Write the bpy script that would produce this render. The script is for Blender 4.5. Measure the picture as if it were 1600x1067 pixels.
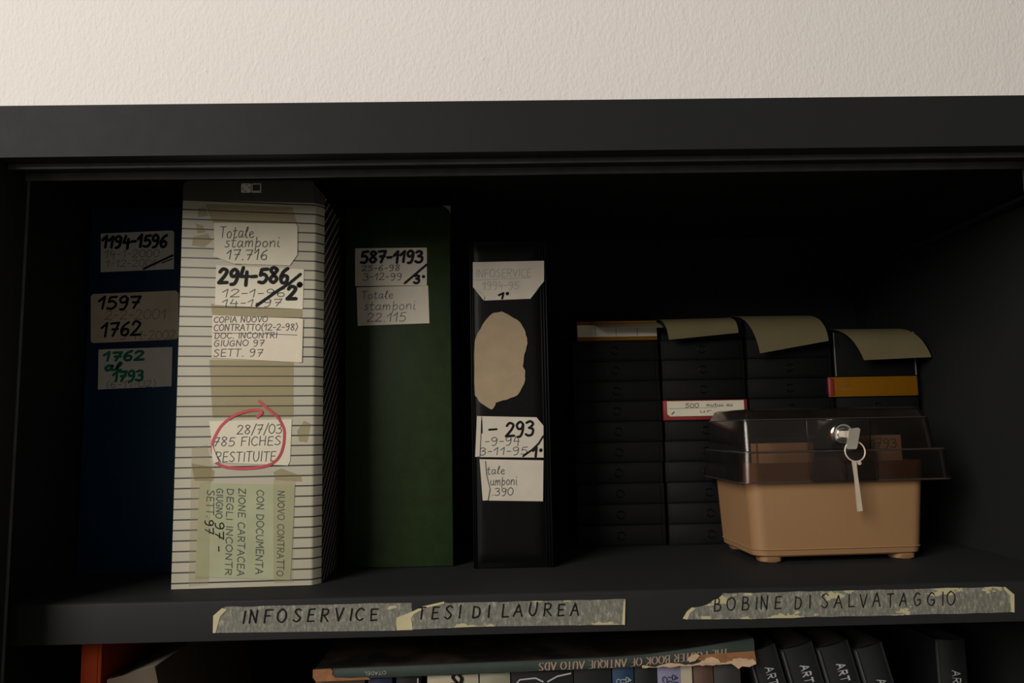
import bpy, bmesh, math, random
from mathutils import Matrix, Vector
random.seed(7)
S = 0.001                                   # shapes are written in millimetres
scn = bpy.context.scene
for o in list(bpy.data.objects):
    bpy.data.objects.remove(o)

# ------------------------------------------------------------------ camera
cd = bpy.data.cameras.new('camera')
cd.sensor_width = 36.0
cd.lens = 27.0
cam = bpy.data.objects.new('camera', cd)
scn.collection.objects.link(cam)
Rv = Vector((0.99965161, -0.01832175, -0.0189995))
Uv = Vector((0.01679974, -0.11353065, 0.99339245))
Fv = Vector((0.02035772, 0.99336554, 0.1131833))
cm = Matrix((Rv, Uv, -Fv)).transposed().to_4x4()
cm.translation = Vector((0.0, -0.63324, 0.13025))
cam.matrix_world = cm
cd.clip_start = 0.01
scn.camera = cam

# ------------------------------------------------------------------ world, light, exposure
scn.view_settings.view_transform = 'Standard'
scn.view_settings.look = 'None'
scn.view_settings.gamma = 1.0
scn.view_settings.exposure = 0.0
scn.view_settings.use_curve_mapping = False
w = bpy.data.worlds.new('room_light')
scn.world = w
w.use_nodes = True
bg = w.node_tree.nodes['Background']
bg.inputs[0].default_value = (1.0, 0.95, 0.89, 1)
bg.inputs[1].default_value = 0.16


def area(name, loc, target, sx, sy, power, col):
    l = bpy.data.lights.new(name, 'AREA')
    l.shape = 'RECTANGLE'
    l.size, l.size_y, l.energy, l.color = sx, sy, power, col
    o = bpy.data.objects.new(name, l)
    scn.collection.objects.link(o)
    o.location = loc
    o.rotation_euler = (Vector(target) - Vector(loc)).to_track_quat('-Z', 'Y').to_euler()
    return o


area('window_light', (-2.15, -2.65, 1.55), (0.0, 0.1, 0.15), 1.6, 2.1, 138.0, (1.0, 0.95, 0.885))

# ------------------------------------------------------------------ materials


class Mat:
    def __init__(self, name):
        self.m = bpy.data.materials.new(name)
        self.m.use_nodes = True
        self.t = self.m.node_tree
        self.b = self.t.nodes['Principled BSDF']

    def n(self, typ, **kw):
        nd = self.t.nodes.new(typ)
        for k, v in kw.items():
            setattr(nd, k, v)
        return nd

    def l(self, a, b):
        self.t.links.new(a, b)

    def coord(self, scale=(1, 1, 1)):
        tc = self.n('ShaderNodeTexCoord')
        mp = self.n('ShaderNodeMapping')
        mp.inputs['Scale'].default_value = scale
        self.l(tc.outputs['Object'], mp.inputs['Vector'])
        return mp.outputs['Vector']

    def noise(self, scale, detail=3.0, vec=None, rough=0.55):
        nd = self.n('ShaderNodeTexNoise')
        nd.inputs['Scale'].default_value = scale
        nd.inputs['Detail'].default_value = detail
        nd.inputs['Roughness'].default_value = rough
        self.l(vec if vec is not None else self.coord(), nd.inputs['Vector'])
        return nd.outputs['Fac']

    def ramp(self, fac, stops):
        r = self.n('ShaderNodeValToRGB')
        e = r.color_ramp.elements
        while len(e) > len(stops):
            e.remove(e[-1])
        while len(e) < len(stops):
            e.new(0.5)
        for el, (p, c) in zip(e, stops):
            el.position = p
            el.color = (c[0], c[1], c[2], 1) if hasattr(c, '__len__') else (c, c, c, 1)
        self.l(fac, r.inputs['Fac'])
        return r.outputs['Color']

    def math(self, op, a, b=None, c=None):
        nd = self.n('ShaderNodeMath', operation=op)
        for i, v in enumerate((a, b, c)):
            if v is None:
                continue
            if isinstance(v, (int, float)):
                nd.inputs[i].default_value = v
            else:
                self.l(v, nd.inputs[i])
        return nd.outputs[0]

    def mix(self, fac, a, b):
        nd = self.n('ShaderNodeMix', data_type='RGBA')
        if isinstance(fac, (int, float)):
            nd.inputs['Factor'].default_value = fac
        else:
            self.l(fac, nd.inputs['Factor'])
        for k, v in (('A', a), ('B', b)):
            s = [i for i in nd.inputs if i.name == k and i.type == 'RGBA'][0]
            if hasattr(v, '__len__'):
                s.default_value = (v[0], v[1], v[2], 1)
            else:
                self.l(v, s)
        return [o for o in nd.outputs if o.type == 'RGBA'][0]

    def bump(self, h, strength=0.3, dist=0.001):
        nd = self.n('ShaderNodeBump')
        nd.inputs['Strength'].default_value = strength
        nd.inputs['Distance'].default_value = dist
        self.l(h, nd.inputs['Height'])
        self.l(nd.outputs['Normal'], self.b.inputs['Normal'])


def plain(name, col, rough=0.6, var=0.12, scale=60.0, metal=0.0, bump=0.0, bscale=400.0, spec=0.5, coat=0.0):
    k = Mat(name)
    f = k.noise(scale, 3)
    lo = [c * (1 - var) for c in col]
    hi = [min(1, c * (1 + var)) for c in col]
    k.l(k.ramp(f, [(0.3, lo), (0.7, hi)]), k.b.inputs['Base Color'])
    k.b.inputs['Roughness'].default_value = rough
    k.b.inputs['Metallic'].default_value = metal
    k.b.inputs['Specular IOR Level'].default_value = spec
    k.b.inputs['Coat Weight'].default_value = coat
    if bump:
        k.bump(k.noise(bscale, 2), bump, 0.0005)
    return k.m


def mk_plaster():
    k = Mat('cream_plaster')
    big = k.noise(1.4, 2)
    k.l(k.ramp(big, [(0.3, (0.755, 0.715, 0.675)), (0.7, (0.79, 0.735, 0.69))]), k.b.inputs['Base Color'])
    k.b.inputs['Roughness'].default_value = 0.85
    v = k.coord((1, 1, 0.55))
    a = k.noise(210, 3, v, 0.6)
    vo = k.n('ShaderNodeTexVoronoi')
    vo.inputs['Scale'].default_value = 34
    k.l(k.coord(), vo.inputs['Vector'])
    pits = k.ramp(vo.outputs['Distance'], [(0.0, 1.0), (0.10, 0.0)])
    mask = k.ramp(k.noise(9, 2), [(0.55, 0.0), (0.68, 1.0)])
    h = k.math('ADD', a, k.math('MULTIPLY', k.math('MULTIPLY', pits, mask), 0.9))
    lump = k.noise(70, 2, v)
    h = k.math('ADD', h, k.math('MULTIPLY', lump, 0.6))
    k.bump(h, 0.6, 0.0020)
    return k.m


def mk_paint():
    k = Mat('charcoal_powder_coat')
    f = k.noise(6, 5)
    k.l(k.ramp(f, [(0.3, (0.0135, 0.0142, 0.0150)), (0.7, (0.0160, 0.0164, 0.0166))]), k.b.inputs['Base Color'])
    r = k.ramp(k.noise(60, 5), [(0.3, 0.56), (0.7, 0.60)])
    k.l(r, k.b.inputs['Roughness'])
    k.b.inputs['Specular IOR Level'].default_value = 0.12
    k.bump(k.noise(900, 2), 0.05, 0.0003)
    return k.m


def mk_ruled():
    """continuous-form paper: dark rules every 8.8 mm on a pale band pattern"""
    k = Mat('ruled_listing_paper')
    tc = k.n('ShaderNodeTexCoord')
    sp = k.n('ShaderNodeSeparateXYZ')
    k.l(tc.outputs['Object'], sp.inputs[0])
    x, z = sp.outputs['X'], sp.outputs['Z']
    sh = k.n('ShaderNodeMapRange')
    sh.inputs['From Min'].default_value = 0.10
    sh.inputs['From Max'].default_value = 0.34
    sh.inputs['To Max'].default_value = 0.045
    k.l(z, sh.inputs['Value'])
    zz = k.math('ADD', z, k.math('MULTIPLY', x, sh.outputs[0]))
    q = k.math('DIVIDE', k.math('ADD', zz, -0.0042), 0.00885)
    fr = k.math('FRACT', q)
    line = k.math('LESS_THAN', fr, 0.145)
    band = k.math('GREATER_THAN', k.math('FRACT', k.math('MULTIPLY', q, 0.5)), 0.5)
    base = k.mix(band, (0.375, 0.352, 0.265), (0.395, 0.365, 0.275))
    stain = k.ramp(k.noise(14, 5), [(0.45, 0.0), (0.75, 0.35)])
    base = k.mix(stain, base, (0.31, 0.27, 0.19))
    k.l(k.mix(line, base, (0.035, 0.03, 0.02)), k.b.inputs['Base Color'])
    k.b.inputs['Roughness'].default_value = 0.5
    return k.m


def mk_stripes():
    k = Mat('black_diagonal_pinstripe')
    tc = k.n('ShaderNodeTexCoord')
    sp = k.n('ShaderNodeSeparateXYZ')
    k.l(tc.outputs['Object'], sp.inputs[0])
    q = k.math('DIVIDE', k.math('SUBTRACT', sp.outputs['Z'], k.math('MULTIPLY', sp.outputs['Y'], 0.62)), 0.0105)
    ln = k.math('LESS_THAN', k.math('FRACT', q), 0.16)
    k.l(k.mix(ln, (0.018, 0.017, 0.016), (0.55, 0.5, 0.42)), k.b.inputs['Base Color'])
    k.b.inputs['Roughness'].default_value = 0.5
    return k.m


def mk_masking(seed, amount):
    """old masking tape: greyed crepe paper, cleaner yellow where the film has flaked"""
    k = Mat('worn_masking_tape')
    v = k.coord((1, 1, 1))
    fine = k.noise(420, 4, k.coord((1, 1, 0.45)), 0.7)
    grey = k.ramp(fine, [(0.32, (0.085, 0.083, 0.066)), (0.55, (0.155, 0.15, 0.118)), (0.72, (0.31, 0.30, 0.24))])
    mp = k.n('ShaderNodeMapping')
    mp.inputs['Location'].default_value = (seed, 0, 0)
    k.l(k.coord((0.7, 1, 1.5)), mp.inputs['Vector'])
    blot = k.noise(36, 5, mp.outputs['Vector'], 0.6)
    sp = k.n('ShaderNodeSeparateXYZ')
    tc = k.n('ShaderNodeTexCoord')
    k.l(tc.outputs['Object'], sp.inputs[0])
    edge = k.math('ABSOLUTE', k.math('MULTIPLY', sp.outputs['Z'], 100.0))
    m = k.math('ADD', blot, k.math('MULTIPLY', edge, 0.10))
    mask = k.ramp(m, [(amount, 0.0), (amount + 0.012, 1.0)])
    k.l(k.mix(mask, grey, (0.38, 0.335, 0.19)), k.b.inputs['Base Color'])
    k.b.inputs['Roughness'].default_value = 0.7
    k.bump(fine, 0.3, 0.0004)
    return k.m


def mk_smoke():
    k = Mat('smoked_plastic')
    out = k.t.nodes['Material Output']
    tr = k.n('ShaderNodeBsdfTransparent')
    tr.inputs[0].default_value = (0.72, 0.64, 0.57, 1)
    gl = k.n('ShaderNodeBsdfGlossy')
    gl.inputs['Roughness'].default_value = 0.16
    gl.inputs[0].default_value = (0.9, 0.9, 0.9, 1)
    fr = k.n('ShaderNodeFresnel')
    fr.inputs['IOR'].default_value = 1.45
    di = k.n('ShaderNodeBsdfDiffuse')
    di.inputs[0].default_value = (0.10, 0.09, 0.08, 1)
    m0 = k.n('ShaderNodeMixShader')
    k.l(k.math('MULTIPLY', k.noise(20, 3), 0.10), m0.inputs[0])
    k.l(tr.outputs[0], m0.inputs[1])
    k.l(di.outputs[0], m0.inputs[2])
    m1 = k.n('ShaderNodeMixShader')
    k.l(fr.outputs[0], m1.inputs[0])
    k.l(m0.outputs[0], m1.inputs[1])
    k.l(gl.outputs[0], m1.inputs[2])
    k.l(m1.outputs[0], out.inputs['Surface'])
    return k.m


def mk_tape(name, tint, body, amt):
    k = Mat(name)
    out = k.t.nodes['Material Output']
    tr = k.n('ShaderNodeBsdfTransparent')
    tr.inputs[0].default_value = (*tint, 1)
    k.l(k.ramp(k.noise(30, 4), [(0.3, [c * 0.8 for c in body]), (0.7, body)]), k.b.inputs['Base Color'])
    k.b.inputs['Roughness'].default_value = 0.3
    m = k.n('ShaderNodeMixShader')
    m.inputs[0].default_value = amt
    k.l(tr.outputs[0], m.inputs[1])
    k.l(k.b.outputs[0], m.inputs[2])
    k.l(m.outputs[0], out.inputs['Surface'])
    return k.m


def mk_cover():
    k = Mat('dark_poster_cover')
    f = k.noise(16, 3)
    k.l(k.ramp(f, [(0.45, (0.014, 0.012, 0.010)), (0.6, (0.05, 0.035, 0.025)), (0.7, (0.02, 0.018, 0.014))]), k.b.inputs['Base Color'])
    k.b.inputs['Roughness'].default_value = 0.35
    return k.m


M = dict(
    plaster=mk_plaster(), paint=mk_paint(), ruled=mk_ruled(), stripes=mk_stripes(), smoke=mk_smoke(), cover=mk_cover(),
    floor=plain('grey_linoleum', (0.25, 0.23, 0.2), 0.5),
    edgeglint=plain('painted_edge_highlight', (0.075, 0.078, 0.08), 0.45, 0.2),  # paler than the cabinet paint: edge highlights put into the colour
    spinesheen=plain('painted_spine_sheen', (0.045, 0.046, 0.046), 0.45, 0.1),  # greyer than the jacket: light on the rounded spine put into the colour
    slot=plain('slot_black', (0.004, 0.004, 0.004), 0.9),
    blue=plain('navy_cloth', (0.0015, 0.027, 0.060), 0.42, 0.1, 90, bump=0.15, bscale=1500, spec=0.3),
    green=plain('forest_cloth', (0.0125, 0.023, 0.006), 0.5, 0.15, 70, bump=0.15, bscale=1500, spec=0.15),
    black=plain('black_vinyl', (0.0022, 0.0021, 0.0022), 0.45, 0.1, 80, bump=0.12, bscale=700, spec=0.13),
    capblack=plain('cap_black', (0.055, 0.048, 0.040), 0.5, 0.1),
    paper=plain('white_paper', (0.59, 0.535, 0.41), 0.75, 0.05, 40, bump=0.1, bscale=120),
    pinkpaper=plain('cream_paper', (0.59, 0.515, 0.40), 0.75, 0.05, 40),
    greypaper=plain('greyed_paper', (0.465, 0.417, 0.334), 0.7, 0.06, 50, bump=0.1, bscale=120),
    bluelabel=plain('bright_grey_paper', (0.62, 0.575, 0.50), 0.7, 0.05),
    aged=plain('aged_yellow_label', (0.58, 0.48, 0.34), 0.6, 0.08, 60),
    greenote=plain('olive_green_note', (0.31, 0.32, 0.185), 0.55, 0.08, 40, bump=0.2, bscale=60),
    patch=plain('torn_cardboard', (0.27, 0.20, 0.12), 0.85, 0.06, 70, bump=0.3, bscale=300),
    pages=plain('page_block', (0.42, 0.37, 0.28), 0.9, 0.2, 300),
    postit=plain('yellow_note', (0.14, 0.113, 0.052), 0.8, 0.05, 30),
    logo=plain('logo_grey', (0.72, 0.67, 0.58), 0.6, 0.05),
    ink=plain('black_marker', (0.008, 0.008, 0.008), 0.5, 0.2, spec=0.1),
    pen=plain('pen_ink', (0.045, 0.043, 0.042), 0.6, 0.2),
    pencil=plain('pencil', (0.17, 0.165, 0.155), 0.6, 0.15),
    faint=plain('faded_pencil', (0.28, 0.26, 0.22), 0.6, 0.1),
    greenink=plain('green_marker', (0.006, 0.17, 0.10), 0.5, 0.15, spec=0.1),
    redink=plain('red_marker', (0.42, 0.035, 0.05), 0.5, 0.25, 40),
    tape=mk_tape('yellowed_clear_tape', (0.925, 0.905, 0.845), (0.50, 0.43, 0.30), 0.07),
    tape2=mk_tape('fresh_clear_tape', (0.965, 0.955, 0.92), (0.62, 0.57, 0.46), 0.08),
    mask1=mk_masking(0.0, 0.76), mask2=mk_masking(3.1, 0.68), mask3=mk_masking(7.7, 0.645),
    masky=plain('clean_masking_tape', (0.42, 0.365, 0.21), 0.7, 0.1),
    reel=plain('black_card', (0.0045, 0.0045, 0.0048), 0.6, 0.12, 60, spec=0.16),
    reelring=plain('ring_black', (0.002, 0.002, 0.002), 0.5, 0.1, spec=0.2),
    edgegrey=plain('grey_edge', (0.16, 0.16, 0.155), 0.5, 0.1),
    kodyel=plain('amber_card', (0.18, 0.072, 0.0008), 0.55, 0.05, spec=0.15),
    kored=plain('red_card', (0.19, 0.014, 0.011), 0.5, 0.08),
    beige=plain('beige_plastic', (0.272, 0.152, 0.070), 0.42, 0.02, 20, spec=0.35),
    card=plain('buff_card', (0.62, 0.47, 0.34), 0.8, 0.04),
    chrome=plain('chrome', (0.80, 0.80, 0.78), 0.16, 0.02, metal=1.0),
    smokerim=plain('smoked_rim', (0.035, 0.028, 0.024), 0.2, 0.1),
    keyhead=plain('dull_key_steel', (0.34, 0.31, 0.25), 0.42, 0.1, metal=0.3),
    steel=plain('key_steel', (0.62, 0.52, 0.40), 0.42, 0.05, metal=0.35),
    orange=plain('orange_card', (0.17, 0.020, 0.003), 0.7, 0.08, spec=0.08),
    kraft=plain('kraft_card', (0.062, 0.042, 0.022), 0.8, 0.12, 25),
    teal=plain('grey_teal_spine', (0.032, 0.042, 0.036), 0.6, 0.15, 40, spec=0.2),
    goldtext=plain('faded_pink_print', (0.27, 0.185, 0.13), 0.6, 0.1),
    silvertext=plain('silver_print', (0.33, 0.33, 0.31), 0.5, 0.05),
    rawboard=plain('raw_brown_board', (0.20, 0.085, 0.032), 0.9, 0.2, 120, bump=0.5, bscale=250),
    torn=plain('torn_tan_paper', (0.42, 0.29, 0.18), 0.9, 0.15, 120, bump=0.5, bscale=250),
    navy=plain('navy_jacket', (0.010, 0.014, 0.042), 0.4),
    blackj=plain('black_jacket', (0.010, 0.011, 0.0115), 0.42, spec=0.35),
    cream=plain('cream_jacket', (0.34, 0.295, 0.21), 0.6, 0.08),
    sage=plain('sage_jacket', (0.21, 0.205, 0.14), 0.6, 0.12),
    bluej=plain('blue_jacket', (0.012, 0.034, 0.075), 0.45),
    lav=plain('lavender_jacket', (0.17, 0.16, 0.23), 0.5, 0.1),
    brownj=plain('brown_jacket', (0.075, 0.036, 0.02), 0.6),
    darkj=plain('dark_grey_jacket', (0.022, 0.02, 0.018), 0.6),
)

# ------------------------------------------------------------------ geometry helpers


class Sh:
    def __init__(self):
        self.v, self.f = [], []

    def add(self, vs, fs):
        o = len(self.v)
        self.v += [tuple(a) for a in vs]
        self.f += [tuple(i + o for i in q) for q in fs]
        return self

    def box(self, x0, x1, y0, y1, z0, z1, r=0.0, seg=2):
        if r <= 0:
            vs = [(x, y, z) for x in (x0, x1) for y in (y0, y1) for z in (z0, z1)]
            return self.add(vs, [(0, 1, 3, 2), (4, 6, 7, 5), (0, 4, 5, 1), (2, 3, 7, 6), (0, 2, 6, 4), (1, 5, 7, 3)])
        bm = bmesh.new()
        bmesh.ops.create_cube(bm, size=1)
        for q in bm.verts:
            q.co = Vector(((x0 + x1) / 2 + q.co.x * (x1 - x0), (y0 + y1) / 2 + q.co.y * (y1 - y0), (z0 + z1) / 2 + q.co.z * (z1 - z0)))
        bmesh.ops.bevel(bm, geom=bm.edges[:], offset=r, segments=seg, profile=0.5, affect='EDGES')
        bm.verts.index_update()
        self.add([q.co[:] for q in bm.verts], [[q.index for q in f.verts] for f in bm.faces])
        bm.free()
        return self

    def prism(self, poly, axis, a, b):
        n = len(poly)

        def P(p, d):
            return {'y': (p[0], d, p[1]), 'x': (d, p[0], p[1]), 'z': (p[0], p[1], d)}[axis]
        vs = [P(p, a) for p in poly] + [P(p, b) for p in poly]
        fs = [tuple(range(n)), tuple(range(2 * n - 1, n - 1, -1))]
        fs += [(i, i + n, (i + 1) % n + n, (i + 1) % n) for i in range(n)]
        return self.add(vs, fs)

    def loft(self, rings, cap0=True, cap1=True, closed=True):
        n = len(rings[0])
        vs = [p for r in rings for p in r]
        fs = []
        for k in range(len(rings) - 1):
            for i in range(n if closed else n - 1):
                j = (i + 1) % n
                fs.append((k * n + i, k * n + j, (k + 1) * n + j, (k + 1) * n + i))
        if cap0:
            fs.append(tuple(range(n - 1, -1, -1)))
        if cap1:
            fs.append(tuple(range((len(rings) - 1) * n, len(rings) * n)))
        return self.add(vs, fs)

    def tube(self, path, r, n=10, closed=False):
        P = [Vector(p) for p in path]
        rings = []
        for i, p in enumerate(P):
            if closed:
                d = P[(i + 1) % len(P)] - P[i - 1]
            else:
                d = P[min(i + 1, len(P) - 1)] - P[max(i - 1, 0)]
            d.normalize()
            a = d.cross(Vector((0.3, 0.9, 0.31)))
            a.normalize()
            b = d.cross(a)
            rings.append([p + a * r * math.cos(t) + b * r * math.sin(t) for t in [2 * math.pi * q / n for q in range(n)]])
        if closed:
            rings.append(rings[0])
        return self.loft(rings, not closed, not closed)

    def lathe(self, prof, c, n=32):
        """profile (radius, y) turned about the y axis through c=(x, z)"""
        rings = [[(c[0] + r * math.cos(t), y, c[1] + r * math.sin(t)) for t in [2 * math.pi * q / n for q in range(n)]] for r, y in prof]
        return self.loft(rings)

    def grid(self, fn, nu, nv, th=0.15):
        """a sheet with thickness th downward/behind: fn(s,t)->(x,y,z)"""
        top = [fn(i / nu, j / nv) for j in range(nv + 1) for i in range(nu + 1)]
        m = len(top)
        bot = []
        for j in range(nv + 1):
            for i in range(nu + 1):
                e = 1e-3
                s, t = i / nu, j / nv
                p = Vector(fn(s, t))
                a = Vector(fn(s + e, t)) - p
                b = Vector(fn(s, t + e)) - p
                nn = a.cross(b)
                nn.normalize()
                bot.append(tuple(p - nn * th))
        fs = []
        W_ = nu + 1
        for j in range(nv):
            for i in range(nu):
                q = (j * W_ + i, j * W_ + i + 1, (j + 1) * W_ + i + 1, (j + 1) * W_ + i)
                fs.append(q)
                fs.append(tuple(k + m for k in reversed(q)))
        per = [i for i in range(nu)] + [j * W_ + nu for j in range(nv)] + [nv * W_ + i for i in range(nu, 0, -1)] + [j * W_ for j in range(nv, 0, -1)]
        for k in range(len(per)):
            a, b = per[k], per[(k + 1) % len(per)]
            fs.append((a, a + m, b + m, b))
        return self.add(top + bot, fs)

    def xform(self, fn):
        self.v = [tuple(fn(*p)) for p in self.v]
        return self


def link(o, parent=None):
    scn.collection.objects.link(o)
    if parent is not None:
        o.parent = parent
    return o


def obj(name, sh, mat, parent=None, smooth=None, label=None):
    me = bpy.data.meshes.new(name)
    me.from_pydata([(a * S, b * S, c * S) for a, b, c in sh.v], [], sh.f)
    bm = bmesh.new()
    bm.from_mesh(me)
    bmesh.ops.recalc_face_normals(bm, faces=bm.faces[:])
    bm.to_mesh(me)
    bm.free()
    me.materials.append(M[mat] if isinstance(mat, str) else mat)
    if smooth is not None:
        for p in me.polygons:
            p.use_smooth = True
        me.set_sharp_from_angle(angle=math.radians(smooth))
    o = bpy.data.objects.new(name, me)
    link(o, parent)
    if label:
        o['label'] = label
    return o


def thing(name, label, cat, loc, rot=(0, 0, 0), group=None):
    o = bpy.data.objects.new(name, None)
    o.empty_display_size = 0.02
    link(o)
    o.location = [c * S for c in loc]
    o.rotation_euler = rot
    o['label'] = label
    o['category'] = cat
    if group:
        o['group'] = group
    return o


def tag(o, label, cat, group=None):
    o['label'] = label
    o['category'] = cat
    if group:
        o['group'] = group
    return o


def rr(x0, x1, y0, y1, z, r, n=6):
    pts = []
    for cx, cy, a0 in ((x1 - r, y1 - r, 0), (x0 + r, y1 - r, 90), (x0 + r, y0 + r, 180), (x1 - r, y0 + r, 270)):
        for k in range(n + 1):
            a = math.radians(a0 + 90 * k / n)
            pts.append((cx + r * math.cos(a), cy + r * math.sin(a), z))
    return pts


# ------------------------------------------------------------------ handwriting
F = {}


def glyph(ch, adv, spec):
    F[ch] = (adv, [(q[0] == 's', [tuple(float(c) for c in p.split(',')) for p in q[2:].split()]) for q in spec.split(';')])


for ch, adv, spec in [
    ('0', 6, 's:3,10 .6,7.5 .6,2.5 3,0 5.4,2.5 5.4,7.5 3,10'), ('1', 4.6, 'l:.3,6.2 3.4,10 3,0'),
    ('2', 6, 's:.5,7.8 2.2,10 5,8.6 3.8,5 .3,.2;l:.3,.2 5.8,.4'),
    ('3', 6, 's:.6,9 3,10 5,8.2 3,5.6 2.4,5.5;s:2.4,5.5 5.2,4.4 4.8,1 2.4,0 .3,1'),
    ('4', 6, 'l:1.8,10 .6,4 5.4,4.2;l:4.2,7.2 4.2,-1.6'), ('5', 6, 'l:5.4,10 1.6,9.6 1,5.6;s:1,5.6 3.5,6.2 5.3,3.5 3.5,.3 .5,.6'),
    ('6', 6, 's:4.8,9.8 2,7.5 .6,3.5 2,.2 4.6,.8 4.8,4 2.5,4.8 .9,3'), ('7', 6, 'l:.4,9.4 5.6,9.8 2.4,0;l:1.6,5 5.2,5.2'),
    ('8', 6, 's:4.6,9 2.6,10 1,8.3 3,5.4 5.1,2.5 3,0 .8,2.2 3,5.4 4.9,8 4.6,9'),
    ('9', 6, 's:5,8.2 3,10 .7,8 1.6,5.2 4,5.4 5,8.2;s:5,8.2 4.9,3.5 3.6,0 1.5,-.6'),
    ('-', 4.4, 'l:.5,4.5 3.7,4.7'), ('.', 2.6, 'l:1,.2 1.4,.6'), ('/', 4, 'l:.3,-1.5 3.8,11'), (' ', 3.5, 'l:0,-99 0,-99'),
    ('(', 3, 's:2.6,11 .6,7 .6,3 2.4,-1.5'), (')', 3, 's:.4,11 2.4,7 2.4,3 .4,-1.5'),
    ('A', 6.5, 'l:.2,0 3.2,10 6,0;l:1.3,3.8 5,3.9'), ('B', 6, 'l:.8,10 .8,0;s:.8,10 4.2,9.4 4,6 .8,5.4;s:.8,5.4 5,4.6 4.8,.8 .8,0'),
    ('C', 6, 's:5.4,8.6 3,10 .6,6.5 .8,2.5 3,0 5.6,1.4'), ('D', 6.4, 'l:.8,10 .8,0;s:.8,10 4.4,8.8 5.6,5 4.2,1 .8,0'),
    ('E', 5.6, 'l:5,10 .9,9.8 .8,0 5.2,.2;l:.8,5.2 4.4,5.3'), ('F', 5.4, 'l:5.2,10 .9,9.8 .8,0;l:.8,5.2 4.2,5.3'),
    ('G', 6.4, 's:5.4,8.4 3,10 .6,6 1,1.8 3.2,0 5.4,1.6;l:5.4,1.6 5.5,4.6 3.4,4.5'), ('H', 6.4, 'l:.8,10 .8,0;l:5.5,10 5.5,0;l:.8,5.2 5.5,5.2'),
    ('I', 2.6, 'l:1.2,10 1.2,0'), ('K', 6, 'l:.8,10 .8,0;l:5.2,10 .9,4.8 5.4,0'), ('L', 5.2, 'l:.8,10 .8,0 4.9,.2'),
    ('M', 7, 'l:.5,0 1,10 3.5,4 6,10 6.5,0'), ('N', 6.4, 'l:.6,0 .8,10 5.2,0 5.5,10'),
    ('O', 6.8, 's:3.3,10 .6,7.4 .6,2.6 3.3,0 6,2.6 6,7.4 3.3,10'), ('P', 5.6, 'l:.8,10 .8,0;s:.8,10 4.6,9.2 4.4,5.4 .8,4.8'),
    ('Q', 6.8, 's:3.3,10 .6,7.4 .6,2.6 3.3,0 6,2.6 6,7.4 3.3,10;l:3.4,2.6 6.3,-1.2'), ('R', 6, 'l:.8,10 .8,0;s:.8,10 4.8,9.2 4.4,5.6 .8,5;l:2.2,5 5.5,0'),
    ('S', 5.8, 's:5,8.8 3,10 .8,8 3,5.4 5,2.8 3,0 .4,1.2'), ('T', 5.8, 'l:.2,9.9 5.6,10;l:2.9,10 2.8,0'),
    ('U', 6.2, 's:.7,10 .7,3 3,0 5.3,3 5.4,10'), ('V', 6, 'l:.3,10 2.9,0 5.6,10'), ('Z', 6, 'l:.6,9.8 5.4,10 .5,.1 5.6,.2'),
    ('t', 4.2, 's:1.8,9.2 1.5,1.2 2.6,0 3.9,1;l:.2,6.3 3.7,6.5'), ('o', 4.8, 's:2.6,6 .6,4 1,.6 3.2,.2 4.2,3.4 2.6,6'),
    ('a', 5.2, 's:4,5.4 1.8,6 .5,2.8 1.8,.1 3.8,3 4.2,5.8;s:4.2,5.8 4,1 5.2,.4'), ('l', 3.4, 's:.3,2 2.8,8.6 2,9.9 1.2,6 1.5,.5 3.2,.8'),
    ('e', 4.6, 's:.5,2.6 3.8,3.8 3,5.8 1,4.4 1.3,.6 3,.1 4.5,1.2'), ('s', 4, 's:3.6,5.6 1.6,5.8 1.6,3.8 3.4,2 2,0 .3,.6'),
    ('m', 6.6, 'l:.5,6 .6,.2;s:.6,3 2.2,6 3.1,4.8 3.1,.3;s:3.1,3 4.6,6 5.7,4.8 5.8,.3'), ('p', 5, 'l:1.1,9.6 .8,-3.6;s:1,3.4 2.8,6 4.4,3.6 3,.2 1,1'),
    ('n', 5, 'l:.6,6 .7,.2;s:.7,3 2.6,6 4,4.8 4.1,.2'), ('i', 2.4, 's:1,6 1,.8 2.2,.4;l:1.1,8.8 1.3,9.1'), ('u', 5, 's:.5,6 .6,1.2 2,0 3.6,2 3.8,6;s:3.8,6 3.9,.8 4.8,.4'),
    ('r', 4, 'l:.7,6 .8,.1;s:.8,3.4 2.2,6 3.6,5.4'),
]:
    glyph(ch, adv, spec)


def spline(pts, k=6):
    out = []
    n = len(pts)
    for i in range(n - 1):
        p0, p1, p2, p3 = pts[max(i - 1, 0)], pts[i], pts[i + 1], pts[min(i + 2, n - 1)]
        for q in range(k):
            t = q / k
            out.append(tuple(0.5 * (2 * p1[c] + (p2[c] - p0[c]) * t + (2 * p0[c] - 5 * p1[c] + 4 * p2[c] - p3[c]) * t * t + (3 * p1[c] - p0[c] - 3 * p2[c] + p3[c]) * t ** 3) for c in (0, 1)))
    out.append(pts[-1])
    return out


DEP = [0.0]


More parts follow.
